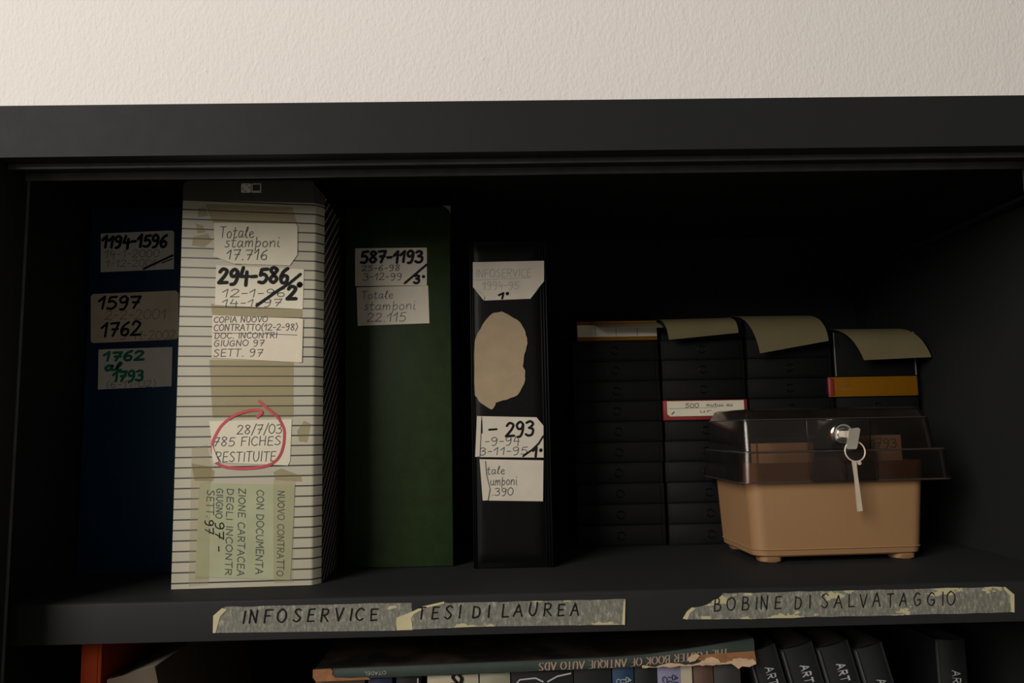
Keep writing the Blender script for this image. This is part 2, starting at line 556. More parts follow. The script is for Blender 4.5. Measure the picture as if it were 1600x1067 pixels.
def ribbon(sh, pts, w, y, nib=None, caps=True):
    DEP[0] = (DEP[0] + 0.004) % 0.05
    y = y - DEP[0]
    n = len(pts)
    L, R = [], []
    for i, p in enumerate(pts):
        a, b = pts[max(i - 1, 0)], pts[min(i + 1, n - 1)]
        d = Vector((b[0] - a[0], b[1] - a[1]))
        if d.length < 1e-9:
            d = Vector((1, 0))
        d.normalize()
        if nib:
            q = Vector((nib, 0)) * w / 2 + Vector((-d.y, d.x)) * 0.16 * w * (1 if -d.y * 1 > 0 else -1)
        else:
            q = Vector((-d.y, d.x)) * w / 2
        L.append((p[0] + q.x, y, p[1] + q.y))
        R.append((p[0] - q.x, y, p[1] - q.y))
    sh.add(L + R, [(i, i + 1, n + i + 1, n + i) for i in range(n - 1)])
    if caps and not nib:
        for p in (pts[0], pts[-1]):
            m = 8
            sh.add([(p[0] + w / 2 * math.cos(2 * math.pi * k / m), y - 0.002, p[1] + w / 2 * math.sin(2 * math.pi * k / m)) for k in range(m)], [tuple(range(m))])


def lay(text, u0, u1, v, h, jit=0.25, slant=0.12, rnd=None, fill=0.88):
    """polylines for a line of text from u0 to u1 on baseline v with cap height h"""
    rnd = rnd or random.Random(len(text) * 7 + int(u0 * 10 + v))
    tot = sum(F[c][0] for c in text)
    sx = (u1 - u0) / tot
    x = 0
    res = []
    for c in text:
        adv, st = F[c]
        dy = rnd.uniform(-jit, jit)
        sc = 1 + rnd.uniform(-jit, jit) * 0.18
        for sm, pts in st:
            if pts[0][1] < -50:
                continue
            q = [((x + px * fill + slant * py * (0.5 if adv else 1) + rnd.uniform(-jit, jit) * 0.35) * sx + u0, v + (py * sc + dy + rnd.uniform(-jit, jit) * 0.35) * h / 10) for px, py in pts]
            if sm:
                q = spline(q)
            else:
                qq = []
                for a, b in zip(q[:-1], q[1:]):
                    qq += [a, ((a[0] + b[0]) / 2, (a[1] + b[1]) / 2), b] if len(q) == 2 else [a, b]
                q = qq
            res.append((sm, q))
        x += adv
    return res


def write(parent, name, mat, items, y, extra=(), nib=None, jit=0.25, mapf=None, fill=0.88):
    """items: (text,u0,u1,v,h,width); extra: (points,width); one mesh of inked strokes"""
    sh = Sh()
    bold = {'marker_writing': 1.22 if fill > 0.8 else 1.0, 'pen_writing': 1.35, 'pencil_writing': 1.25}.get(name, 1.0)
    for it in items:
        text, u0, u1, v, h, wd = it[:6]
        wd *= bold
        for sm, q in lay(text, u0, u1, v, h, jit, fill=fill):
            if mapf:
                q = [mapf(*p) for p in q]
            if sm:
                ribbon(sh, q, wd, y, nib)
            else:
                for a, b in zip(q[:-1], q[1:]):
                    if a != b:
                        ribbon(sh, [a, b], wd, y, nib)
    for pts, wd in extra:
        if mapf:
            pts = [mapf(*p) for p in pts]
        ribbon(sh, pts, wd, y)
    return obj(name, sh, mat, parent)


def sheet(parent, name, mat, poly, y=-0.05, th=0.3, label=None, extra=None):
    sh = Sh().prism(poly, 'y', y - th, y)
    if extra:
        extra(sh)
    return obj(name, sh, mat, parent, label=label)


def dot(u, v, r, n=14):
    return [(u + r * math.cos(2 * math.pi * k / n), v + r * math.sin(2 * math.pi * k / n)) for k in range(n)]


def adddot(o_sh, u, v, r, y):
    o_sh.add([(a, y, b) for a, b in dot(u, v, r)], [tuple(range(14))])


# ------------------------------------------------------------------ the room
wall = obj('wall_back', Sh().box(-2600, 2600, 405, 455, -1480, 1500), 'plaster')
wall['kind'] = 'structure'
flo = obj('floor', Sh().box(-2600, 2600, -2600, 405, -1520, -1480), 'floor')
flo['kind'] = 'structure'

# ------------------------------------------------------------------ the cabinet
XL, XR = -405, 486
cab = thing('cabinet', 'charcoal metal cabinet with open shelves standing against the cream wall', 'cabinet', (0, 0, -1480))
CZ = 1480


def cpart(name, sh, mat='paint', smooth=None, label=None):
    sh.xform(lambda x, y, z: (x, y, z + CZ))
    return obj(name, sh, mat, cab, smooth, label)


cpart('top_panel', Sh().box(XL - 60, XR + 60, -57, 398, 381.5, 384.5).box(XL - 60, XR + 60, -60, -57, 343.4, 384.5), smooth=40)
cpart('track_plate', Sh().box(XL - 30, XR + 30, -57, 0, 344.5, 347).box(XL - 30, XR + 30, -2, 0, 347, 381))
for yy, zz in ((-41, 340.4), (-19, 338.6)):
    cpart('door_track', Sh().box(XL - 30, XR + 30, yy - 1.2, yy + 1.2, zz, 345, 0.7), 'edgeglint', smooth=40)  # tracks coloured paler to look as if they catch light
for sgn, x_in, x_ret in ((-1, XL, -381), (1, XR, 446)):
    o_ = x_in + sgn * 60
    sd = Sh().box(min(x_in, o_), max(x_in, o_), -56.5, 398, -1478, 381)
    sd.box(min(x_in, x_ret), max(x_in, x_ret), -56.5, -15, -1478, 344, 1.0)
    cpart('side_panel', sd, smooth=40)
    cpart('edge_highlight', Sh().box(min(x_ret, x_ret - sgn * 0.9), max(x_ret, x_ret - sgn * 0.9), -17, -14.6, -1470, 344), 'edgeglint')  # thin strip added to paint a highlight along the return's rear edge
    if sgn > 0:
        cpart('side_rail', Sh().box(min(x_in, x_in - sgn * 14), max(x_in, x_in - sgn * 14), -14, 390, 326, 329, 0.6)
          .box(min(x_in, x_in - sgn * 2), max(x_in, x_in - sgn * 2), -14, 390, 326, 344), smooth=40)
    for k in range(8):
        zz = 150 - 40 * k
        cpart('peg_slot', Sh().box(min(x_in - sgn * .6, x_in - sgn * 0.1), max(x_in - sgn * .6, x_in - sgn * 0.1), -8, 6, zz - 1.5, zz + 1.5), 'slot')
cpart('back_panel', Sh().box(XL, XR, 385, 388, -1478, 381))
for zt in (0, -302):
    s_ = Sh()
    prof = [(0.0, zt - 31.5), (0.0, zt - 2.6), (0.6, zt - 1.0), (2.4, zt), (384, zt), (384, zt - 2.0), (3, zt - 3), (2.4, zt - 30), (14, zt - 30), (14, zt - 31.5)]
    s_.prism(prof, 'x', XL + 0.5, XR - 0.5)
    cpart('shelf', s_, smooth=50)
cpart('base_plinth', Sh().box(XL, XR, -40, 384, -1478, -1420))


def tape_label(poly, mat, items, wd, folds, yo):
    sh = Sh()
    cx = sum(p[0] for p in poly) / len(poly)
    t = sheet(cab, 'tape_label', mat, [(a - cx, b + 14.5) for a, b in poly], -0.1 - yo, 0.25)
    t.location = (cx * S, 0, (CZ - 14.5) * S)
    for f in folds:
        sheet(t, 'folded_end', 'masky', [(a - cx, b + 14.5) for a, b in f], -0.36 - yo, 0.35)
    write(t, 'marker_writing', 'ink', [(tx, a - cx, b - cx, v + 14.5, h, wd) for tx, a, b, v, h in items], -0.85 - yo, jit=0.5, fill=0.58)
    return t


def ragged(x0, x1, z0, z1, n=18, amp=0.35, seed=1):
    rnd = random.Random(seed)
    top = [(x0 + (x1 - x0) * k / n, z1 + rnd.uniform(-amp, amp)) for k in range(n + 1)]
    bot = [(x0 + (x1 - x0) * k / n, z0 + rnd.uniform(-amp, amp)) for k in range(n, -1, -1)]
    return top + bot


t1 = tape_label([(-227.3, -12)] + [(-221, -6.6)] + ragged(-218, -71, -26.0, -5.6, 20, 0.25, 2)[:21] + [(-70.4, -27.0), (-227.2, -25.2)], 'mask1',
                [('INFOSERVICE', -205, -94, -18.0, 9.2)], 1.1, [[(-227.6, -12), (-221, -6.4), (-217, -7.4), (-222, -12.5), (-225.5, -25.2), (-227.6, -25.2)]], 0.0)
t1['label'] = 'greyed masking tape strip lettered INFOSERVICE on the shelf edge'
t2 = tape_label([(-82.6, -23.0), (-82.8, -16.8)] + [(-71.5, -13), (-61.5, -8.6), (-46, -5.6)] + ragged(-42, 99.5, -25.8, -6.6, 20, 0.25, 5)[:21] + [(98.4, -26.4), (60, -26.0), (-20, -25.2), (-70, -26.2), (-82.2, -26.2)], 'mask2',
                [('TESI DI LAUREA', -66.5, 67, -18.0, 9.2)], 1.1,
                [[(-82.9, -23.4), (-83, -16.7), (-71.5, -12.8), (-61.5, -8.4), (-45, -5.2), (-45, -6.8), (-59.5, -9.8), (-69, -14.2), (-71.2, -17.5), (-70.2, -26.2), (-82.5, -26.4)],
                 [(99.8, -6.6), (98.6, -26.6), (96.4, -26.2), (98.2, -9)]], 0.5)
t2['label'] = 'yellowed masking tape strip lettered TESI DI LAUREA on the shelf edge'
t3 = tape_label([(145.5, -22.8), (149, -17.5), (153, -14.6), (159, -14.2), (165.6, -12.6), (172, -8.5), (176, -7.2), (179, -3.9)] +
                ragged(184, 408, -24, -4.2, 24, 0.3, 8)[:25] + [(414.8, -10.5), (413.6, -24.1)] + ragged(190, 405, -24.3, -4, 20, 0.3, 9)[21:] + [(147, -23.6)], 'mask3',
                [('BOBINE DI SALVATAGGIO', 170, 371, -17.4, 10.2)], 0.85,
                [[(408, -4.0), (415.2, -10.4), (414, -24.4), (411.6, -24), (411.8, -11.5), (407, -6)],
                 [(145.3, -22.9), (149, -17.3), (153, -14.4), (156, -15.2), (151, -19), (149, -23.7)]], 0.0)
t3['label'] = 'torn flaking masking tape strip lettered BOBINE DI SALVATAGGIO on the shelf edge'

# ------------------------------------------------------------------ binders


def board_binder(name, label, loc, w_, h, mat, rotz=0.0, depth=250):
    t = thing(name, label, 'binder', loc, (0, 0, rotz), 'cloth binders on the shelf')
    obj('spine', Sh().box(0, w_, 0, 3.2, 0.2, h, 1.2, 3), mat, t, 40)
    for x0 in (0.4, w_ - 3.4):
        obj('cover_board', Sh().box(x0, x0 + 3, 3.0, depth, 0.2, h, 0.6), mat, t, 40)
    pb = Sh()
    rnd = random.Random(3)
    x = 6.0
    while x < w_ - 14:
        d = rnd.uniform(3, 7)
        pb.box(x, min(x + d, w_ - 8), 26 + rnd.uniform(0, 6), depth - 14, 4, h - 40 + rnd.uniform(-4, 4))
        x += d
    obj('paper_block', pb, 'pages', t)
    return t


blue = board_binder('binder', 'navy blue binder with three handwritten labels at the left end of the shelf', (-402.2, 122, 0), 103, 358, 'blue')
KB = 0.991
# labels are written in the spine's own millimetres
l1 = sheet(blue, 'paper_label', 'bluelabel', [(10.3, 331.3), (80.5, 333.5), (82.6, 331.8), (83.5, 294.3), (11.7, 292.2)])
write(l1, 'marker_writing', 'ink', [('1194-1596', 11.6, 77, 317, 11.5, 2.3)], -0.5, [([(54, 295), (82, 308)], 2.2), ([(72, 300.5), (81.5, 304.5)], 1.2)], jit=0.4)
write(l1, 'pencil_writing', 'pencil', [('14-1-2000', 14.3, 69.4, 306.6, 8, .55), ('1-12-2001', 15.9, 66.6, 297.3, 7.2, .5)], -0.4)
l2 = sheet(blue, 'paper_label', 'aged', [(3.1, 268), (5, 270.3), (86, 272.6), (89, 270), (90, 227), (88, 224), (7, 221.6), (5, 223.5)], label='large yellowed label with rounded corners')
write(l2, 'marker_writing', 'ink', [('1597', 10.1, 52.8, 255.5, 12, 1.9), ('1762', 14.3, 54, 228.5, 13, 1.9)], -0.5, jit=0.4)
write(l2, 'pencil_writing', 'pencil', [('2-2-2001', 17.4, 78.3, 244.5, 9.5, .55), ('5-11-2002', 33.2, 88, 224.5, 8.5, .55)], -0.4)
l3 = sheet(blue, 'paper_label', 'bluelabel', [(12.9, 215.2), (84.4, 216.5), (84.8, 178), (13.9, 176.1)])
write(l3, 'marker_writing', 'greenink', [('1762', 17.4, 58.5, 204, 8.8, 2.1), ('al', 19.4, 36, 194.3, 8, 2.2), ('1793', 27.3, 58, 184, 9.5, 2.1)], -0.5, jit=0.4)
write(l3, 'pencil_writing', 'pencil', [('(6-11-02)', 21.9, 69.8, 177.6, 6.6, .5)], -0.4)

grn = board_binder('binder', 'dark green binder labelled 587-1193 right of the ruled white box file', (-150.1, 126.1, 0), 105.5, 355.5, 'green', -0.0056)
obj('corner_guard', Sh().prism([(97.5, 356.2), (106.0, 356.2), (106.0, 347.5), (104.4, 351.5), (101, 354.6)], 'y', -0.5, 3.8), 'edgegrey', grn)
l4 = sheet(grn, 'paper_label', 'greypaper', [(9.8, 313.6), (81.8, 313.2), (81.5, 274.6), (10, 275.1)])
s4 = [([(59.5, 277.2), (81.3, 295.6)], 2.4)]
write(l4, 'marker_writing', 'ink', [('587-1193', 15, 78.5, 298.5, 11.4, 2.3), ('3', 68.4, 75, 276.8, 8.3, 2.1)], -0.5, s4 + [([(78.2, 283.4), (78.3, 283.8)], 3.2)], jit=0.35)
write(l4, 'pen_writing', 'pen', [('25-6-98', 16.3, 55.4, 290.3, 5.6, .6), ('3-12-99', 17.6, 57.3, 280.8, 6.8, .6)], -0.4)
l5 = sheet(grn, 'paper_label', 'greypaper', [(11.3, 273.8), (82.8, 274.4), (83.8, 236.4), (12.7, 235)])
write(l5, 'pen_writing', 'pen', [('Totale', 15.8, 48.3, 262, 7.8, .5), ('stamponi', 18.3, 70.5, 250.5, 9.0, .5), ('22.115', 21.6, 61.6, 238.7, 8.6, .55)], -0.42)

# --- black vinyl binder with padded spine
blk = thing('binder', 'black vinyl binder with padded spine and torn cardboard patch beside reel boxes', 'binder', (-25.2, 109.1, 0), (0, 0, -0.006))
sp_ = Sh().box(0.4, 75.2, 0.8, 4.5, 0.2, 315, 1.0)
obj('spine', sp_, 'black', blk, 40)


def pad(s, t):
    e = min(s, 1 - s, t * 4.2, (1 - t) * 4.2)
    e = max(e, 0)
    k = 1 - math.exp(-e * 28)
    return (4.0 + 64.2 * s, 0.9 - 2.0 * k + 0.0, 5 + 306 * t)


obj('padded_panel', Sh().grid(pad, 26, 60, 0.3), 'black', blk, 50)
for xa, xb in ((0.2, 1.6), (2.2, 3.4), (69.0, 70.2), (71.6, 72.8), (74.2, 75.5)):
    obj('welded_seam', Sh().box(xa, xb, -0.6, 1.4, 1, 314, 0.45), 'black', blk, 50)
for x0 in (0.3, 72.6):
    obj('cover_board', Sh().box(x0, x0 + 2.8, 3, 268, 0.2, 315, 0.8), 'black', blk, 40)
obj('paper_block', Sh().box(8, 30, 24, 255, 4, 285).box(30.3, 66, 22, 253, 4, 281), 'pages', blk)
PY = -1.25
l6 = sheet(blk, 'paper_label', 'greypaper', [(3.4, 293.6), (73.4, 293.9), (72.9, 273.4), (66, 265), (63, 262), (59.3, 256.4), (13.6, 255.3), (10, 260.5), (3.2, 268.8)], PY, 0.3,
           extra=lambda s: s.prism([(3.2, 268.8), (13.6, 255.3), (14.6, 259.2), (9, 264.4)], 'y', PY - 1.1, PY - 0.35).prism([(72.9, 273.4), (59.3, 256.4), (62.5, 262.5), (67.5, 266.6)], 'y', PY - 1.3, PY - 0.35))
write(l6, 'marker_writing', 'ink', [('1', 27.4, 34.5, 257, 5.7, 1.7)], PY - .5, [([(36.6, 261.6), (36.9, 262)], 3.2)])
write(l6, 'pencil_writing', 'faint', [('INFOSERVICE', 5.8, 61, 278.3, 8.0, .5), ('1994-95', 11.9, 48.9, 266.3, 7.4, .5)], PY - .42, [([(4.5, 275.8), (59, 277)], .4)])
rnd = random.Random(11)
base = [(4.3, 215.7), (7, 223), (12.6, 232.6), (17, 238), (22.1, 242.5), (26, 243.2), (30.9, 244.2), (38, 240.5), (45.8, 235.8), (51, 229), (53.6, 223.7), (55, 218), (55.3, 212.3), (53.5, 205), (51.8, 200),
        (51.2, 194.9), (50.4, 190), (52.6, 186), (52.2, 180), (51.8, 175), (49.4, 170.1), (47, 165.5), (44.3, 162.2), (38, 160), (33.1, 158.1), (28, 157), (23.8, 155.8), (22, 151.5), (19.4, 149.1), (15, 151.8), (11.5, 154.2), (7, 158), (3.8, 162.9), (3.6, 190)]
fine = []
for i, p in enumerate(base):
    q = base[(i + 1) % len(base)]
    fine += [p, ((p[0] + q[0]) / 2 + rnd.uniform(-.5, .5), (p[1] + q[1]) / 2 + rnd.uniform(-.5, .5))]
obj('torn_patch', Sh().prism(fine, 'y', PY - 0.9, PY), 'patch', blk, label='bare tan cardboard patch with a ragged torn outline')
l7 = sheet(blk, 'paper_label', 'greypaper', [(5.6, 143.2), (62.4, 141), (69, 132.9), (68.4, 102.6), (3.6, 104.4)], PY, 0.3,
           extra=lambda s: s.prism([(5.4, 143.3), (9.6, 142.6), (7.4, 105), (3.2, 104.5)], 'y', PY - 1.4, PY - 0.35).prism([(62.4, 141), (69, 132.9), (64.4, 135.4)], 'y', PY - 0.9, PY - 0.35))
write(l7, 'marker_writing', 'ink', [('293', 32.5, 60.7, 123.5, 13, 1.9), ('1', 57.6, 63, 103.4, 9, 1.9)], PY - .5,
      [([(16.8, 130), (24, 130.4)], 1.9), ([(9.9, 139), (10, 127)], 1.0), ([(4.2, 128), (5.4, 128.2)], 1.8), ([(48.8, 104.3), (58, 110.5), (64, 116), (68.6, 123)], 1.8), ([(65.8, 109.4), (66, 109.8)], 3.4)])
write(l7, 'pen_writing', 'pen', [('-9-94', 12.1, 47.1, 115.2, 7.6, .55), ('3-11-95', 6.5, 54.2, 106.0, 7.0, .55)], PY - .42)
l8 = sheet(blk, 'paper_label', 'greypaper', [(7.6, 102.2), (68.2, 100), (66.9, 61.6), (10.4, 63.5)], PY, 0.3,
           extra=lambda s: s.prism([(7.4, 102.3), (12.5, 100.8), (13.4, 88), (16.5, 74), (14.5, 63.6), (9.8, 63.5)], 'y', PY - 1.6, PY - 0.35))
write(l8, 'pen_writing', 'pen', [('tale', 13.8, 31.5, 87.8, 7.5, .5), ('umponi', 17, 43, 77.5, 8, .5), ('.390', 18.1, 39.4, 67.9, 7, .55)], PY - .42)

# --- ruled white box file
WT = 0.0396
wf = thing('box_file', 'tall white box file covered in ruled listing paper with black cap', 'box file', (-280.3, 45.4, 0), (0, 0, WT))
WH, CAPL, CAPR = 359.0, 341.2, 337.6
prof = [(0, 0)] + [(1.2, -0.0)] + [(116.5, 0)] + [(116.5 + 4.2 * math.sin(a), 4.2 - 4.2 * math.cos(a)) for a in [math.radians(d) for d in (12, 24, 36)]] + [(124.7, 7.8)]
fr_ = Sh()
inner = [(p[0], p[1]) for p in prof]
outer_poly = prof + [(124.7, 9.6), (0, 3.0)]
n_ = len(outer_poly)


def zc(x):
    return CAPL + (CAPR - CAPL) * x / 124.7


fr_.loft([[(x, y, 0.2) for x, y in outer_poly], [(x, y, zc(x)) for x, y in outer_poly]])
obj('ruled_front', fr_, 'ruled', wf, 30)
cp = Sh()
arc = [(0.0, WH - 5)] + [(5 - 5 * math.cos(math.radians(a)), WH - 5 + 5 * math.sin(math.radians(a))) for a in (30, 60, 90)]
arcr = [(116.5 - 3 + 3 * math.sin(math.radians(a)), WH - 3 + 3 * math.cos(math.radians(a))) for a in (0, 30, 60, 90)]
cp.prism([(0, CAPL)] + arc + arcr + [(116.5, zc(116.5))], 'y', -0.15, 3.0)
cpx = [(116.4, zc(116.4)), (116.4, WH - 3), (124.7, WH - 12), (124.7, CAPR)]
cp.add([(116.4, -0.1, zc(116.4)), (116.4, -0.1, WH - 3), (124.7, 7.8, WH - 12), (124.7, 7.8, CAPR), (116.4, 6, zc(116.4)), (116.4, 6, WH - 3), (124.7, 12, WH - 12), (124.7, 12, CAPR)],
       [(0, 1, 2, 3), (7, 6, 5, 4), (0, 4, 5, 1), (1, 5, 6, 2), (2, 6, 7, 3), (3, 7, 4, 0)])
obj('cap', cp, 'capblack', wf, 30, label='black cap band with a small logo')
obj('side_wall', Sh().box(122.4, 124.8, 9.4, 250, 0.2, WH - 12), 'stripes', wf, label='black side wall with pale diagonal pinstripes')
obj('side_wall', Sh().box(0.0, 2.4, 3.2, 250, 0.2, WH - 5), 'stripes', wf)
obj('rear_wall', Sh().box(2.4, 122.4, 247.6, 250, 0.2, WH - 12).box(2.4, 122.4, 8, 247, 0.2, 2.6), 'capblack', wf)
obj('paper_block', Sh().box(5, 62, 20, 240, 3, 310).box(62.5, 119, 18, 242, 3, 306), 'pages', wf)
# logo: crossed square beside a framed square
lg = Sh()
lx, lz, q = 51.4, 347.6, 8.6
for a, b, c, d in ((0, .9, 0, q), (q - .9, q, 0, q), (0, q, 0, .9), (0, q, q - .9, q)):
    lg.box(lx + a, lx + b, -0.35, -0.15, lz + c, lz + d)
    lg.box(lx + q + .6 + a, lx + q + .6 + b, -0.35, -0.15, lz + c, lz + d)
lg.prism([(lx + .3, lz + .3), (lx + 1.8, lz + .3), (lx + q - .3, lz + q - 1.8), (lx + q - .3, lz + q - .3), (lx + q - 1.8, lz + q - .3), (lx + .3, lz + 1.8)], 'y', -0.4, -0.16)
lg.prism([(lx + q - .3, lz + .3), (lx + q - 3, lz + .3), (lx + .3, lz + q - 3), (lx + .3, lz + q - .3), (lx + 3, lz + q - .3), (lx + q - .3, lz + 3)], 'y', -0.45, -0.16)
lg.prism([(lx + 2.2, lz + 4.3), (lx + 4.3, lz + 6.9), (lx + 6.6, lz + 4.3), (lx + 4.3, lz + 1.8)], 'y', -0.5, -0.16)
for k in range(6):
    lg.box(lx + q + 1.2 + k * 1.2, lx + q + 2.0 + k * 1.2, -0.4, -0.16, lz + .8, lz + 1.9)
obj('logo', lg, 'logo', wf)


def film(name, mat, poly, y=-0.04):
    return obj(name, Sh().prism(poly, 'y', y - 0.05, y), mat, wf)


film('clear_tape', 'tape', [(27, 196), (100.3, 194), (101, 144), (31, 145)])
film('clear_tape', 'tape', [(27, 246), (107.5, 242), (107.6, 231), (28.4, 236)])
film('clear_tape', 'tape', [(20, 337), (24, 326), (28.2, 318), (27.9, 319.8), (102, 318.4), (97, 334), (60, 335.5)])
film('clear_tape', 'tape', [(13.5, 333), (20, 334), (23, 326), (14, 325)], -0.1)
film('clear_tape', 'tape', [(12, 319), (18, 317.5), (21, 311), (14, 310)], -0.1)
film('clear_tape', 'tape', [(10, 307), (23, 310), (26.5, 303), (20, 297), (9, 299)], -0.1)
film('clear_tape', 'tape2', [(14, 119), (14.5, 2), (31, 3), (31.5, 104), (27, 122)], -0.03)
film('clear_tape', 'tape2', [(84, 92), (86, 3), (102, 3), (103, 91)], -0.5)
film('clear_tape', 'tape', [(14, 106), (29, 103), (34, 99), (33, 90), (17, 91)], -0.1)
film('clear_tape', 'tape', [(91, 100), (108, 93), (109, 88), (86, 90), (84, 97)], -0.1)
film('clear_tape', 'tape', [(104, 132), (110, 141), (116, 138), (113, 122), (106, 123)], -0.1)
lA = sheet(wf, 'paper_label', 'paper', [(28.2, 319.8), (100.5, 318.6), (102.3, 316), (102.5, 290), (95.9, 280.1), (52, 281.8), (29.1, 289.5)], -0.5, 0.3,
           extra=lambda s: s.prism([(28, 291.5), (29, 288.6), (47, 281.8), (53, 281.6)], 'y', -1.7, -0.8))
write(lA, 'pen_writing', 'pen', [('Totale', 33.2, 64, 305.6, 10, .5), ('stamponi', 37.8, 87, 297, 9.5, .5), ('17.716', 39.3, 77.1, 285.5, 9.4, .6)], -1.0)
lB = sheet(wf, 'paper_label', 'paper', [(31, 281), (108.4, 276.5), (107.7, 240.3), (30.7, 244.6)], -0.15, 0.3)
write(lB, 'marker_writing', 'ink', [('294-586', 33, 96, 264.5, 13, 2.6), ('2', 93.5, 103, 249.5, 12, 2.7)], -0.62, [([(67.3, 244), (86, 257.5), (96, 264), (105.3, 272)], 2.8), ([(104.6, 262.3), (104.9, 262.6)], 5.4)], jit=0.35)
write(lB, 'pen_writing', 'pen', [('12-1-96', 36.1, 93.5, 251.7, 6.9, .6), ('14-1-97', 36.3, 90.2, 243.2, 6.6, .6)], -0.5)
lC = sheet(wf, 'paper_label', 'pinkpaper', [(28.7, 235.4), (104, 232), (108.3, 231.4), (107.7, 192.6), (104, 192.7), (29.1, 197.7)], -0.15, 0.3,
           extra=lambda s: s.prism([(104.4, 231.9), (108.3, 231.4), (107.7, 192.6), (104.2, 192.7)], 'y', -0.9, -0.45))
write(lC, 'pen_writing', 'pen', [('COPIA NUOVO', 30, 77.5, 229.0, 5, .55), ('CONTRATTO(12-2-98)', 30.2, 103.5, 221.6, 5.6, .55), ('DOC. INCONTRI', 30.9, 86.1, 214.7, 5, .55), ('GIUGNO 97', 30.5, 75, 207.8, 5.2, .55), ('SETT. 97', 30.2, 74.1, 198.6, 6.4, .55)], -0.52,
      [([(30, 219.8), (66, 218.8), (103, 217)], .55)])
lR = sheet(wf, 'paper_label', 'paper', [(28.3, 142.1), (99.4, 142.4), (98.4, 106), (96.5, 102.4), (33.5, 106.5), (31, 124)], -0.2, 0.3,
           extra=lambda s: s.prism([(31.4, 122), (37.5, 107), (33.6, 105.6), (31.6, 112)], 'y', -1.4, -0.5))
write(lR, 'pen_writing', 'pen', [('28/7/03', 52.1, 91.8, 130.4, 8, .55), ('785 FICHES', 31.6, 90.9, 120.2, 7.6, .55), ('RESTITUITE', 34.1, 86.7, 106.5, 8.4, .55)], -0.62)
circ = [(69.5, 145.0), (73.5, 148.6), (70, 151.2), (60, 150.2), (49.1, 146.2), (40, 139), (35.6, 132.5), (32, 124), (31.9, 115), (35, 107), (40, 103.2), (48, 101.4), (58.2, 100.6), (72, 101.4), (82.8, 104.2), (89, 110), (92.3, 118.5), (93.2, 127), (92.5, 135), (86.8, 145), (78, 152.5), (71, 158.6)]
write(lR, 'red_circle', 'redink', [], -0.75, [(spline(circ, 5), 2.4)])
lG = sheet(wf, 'sticky_note', 'greenote', [(22, 88.7), (102.9, 85.7), (100.1, 5.2), (19.8, 10.1)], -0.15, 0.3, label='olive green note written sideways')
gl_ = Sh()


def side(u, v):          # text that reads downwards: letters turned a quarter clockwise
    return (v, -u)


write(lG, 'pen_writing', 'pen', [(t, -v0, -v1, u, h, .6) for t, u, v0, v1, h in (
    ('NUOVO CONTRATTO', 88.5, 81, 8, 5.6), ('CON DOCUMENTA', 70.5, 82, 10, 6), ('ZIONE CARTACEA', 55, 84, 9, 5.8), ('DEGLI INCONTR', 45, 84, 10, 5.4), ('GIUGNO', 36, 84, 58, 5.4), ('SETT.', 28, 83, 59, 6))], -0.52, mapf=side)
write(lG, 'pen_writing', 'ink', [(t, -v0, -v1, u, h, .75) for t, u, v0, v1, h in (('97 -', 36, 56, 30, 7), ('97', 27.4, 58, 45, 7))], -0.52, mapf=side)
film('clear_tape', 'tape2', [(31, 90), (31.5, 8), (19.5, 8), (21, 89)], -0.5)

# ------------------------------------------------------------------ reel boxes
RH, RD, SY = 22.7, 98.0, 226.0
stacks = [(86.0, 97.0, 'leftmost stack', 10), (186.5, 93.5, 'second stack from left', 11), (283.0, 95.0, 'third stack behind card box', 11), (382.5, 93.0, 'rightmost stack', 10)]
ORD = ['topmost', 'second from top', 'third from top', 'fourth from top', 'fifth from top', 'sixth from top', 'seventh from top', 'eighth from top', 'ninth from top', 'tenth from top', 'bottom one']
proto = thing('reel_box', 'x', 'box', (0, 0, 0))
WB = 90.0
pr_ = [obj('case', Sh().box(0, WB, 1.0, RD, 0.15, RH - 0.35, 0.6), 'reel', proto, 40),
       obj('front_flap', Sh().box(3, WB - 4, 0, 1.4, 1.6, RH - 1.6, 0.5), 'reel', proto, 40),
       obj('finger_ring', Sh().tube([(WB * .49 + 4.0 * math.cos(a), -0.1, RH / 2 + 4.0 * math.sin(a)) for a in [2 * math.pi * k / 18 for k in range(18)]], 0.75, 6, True), 'reelring', proto, 60)]
used = False


def reel_at(x, w_, z, label, dy):
    global used
    if not used:
        r, ch = proto, pr_
        used = True
    else:
        r = proto.copy()
        scn.collection.objects.link(r)
        for c in pr_:
            d = c.copy()
            scn.collection.objects.link(d)
            d.parent = r
    r.location = (x * S, (SY + dy) * S, z * S)
    r.scale = (w_ / WB, 1, 1)
    r['label'] = label
    r['category'] = 'box'
    r['group'] = 'black reel boxes stacked on the right of the shelf'
    return r


def carton(name, label, loc, w_, mat, group='film cartons in the stacks'):
    t = thing(name, label, 'box', loc, (0, 0, 0), group)
    obj('carton', Sh().box(0, w_, 0.6, RD, 0.15, RH - 0.3, 0.8), mat, t, 40)
    return t


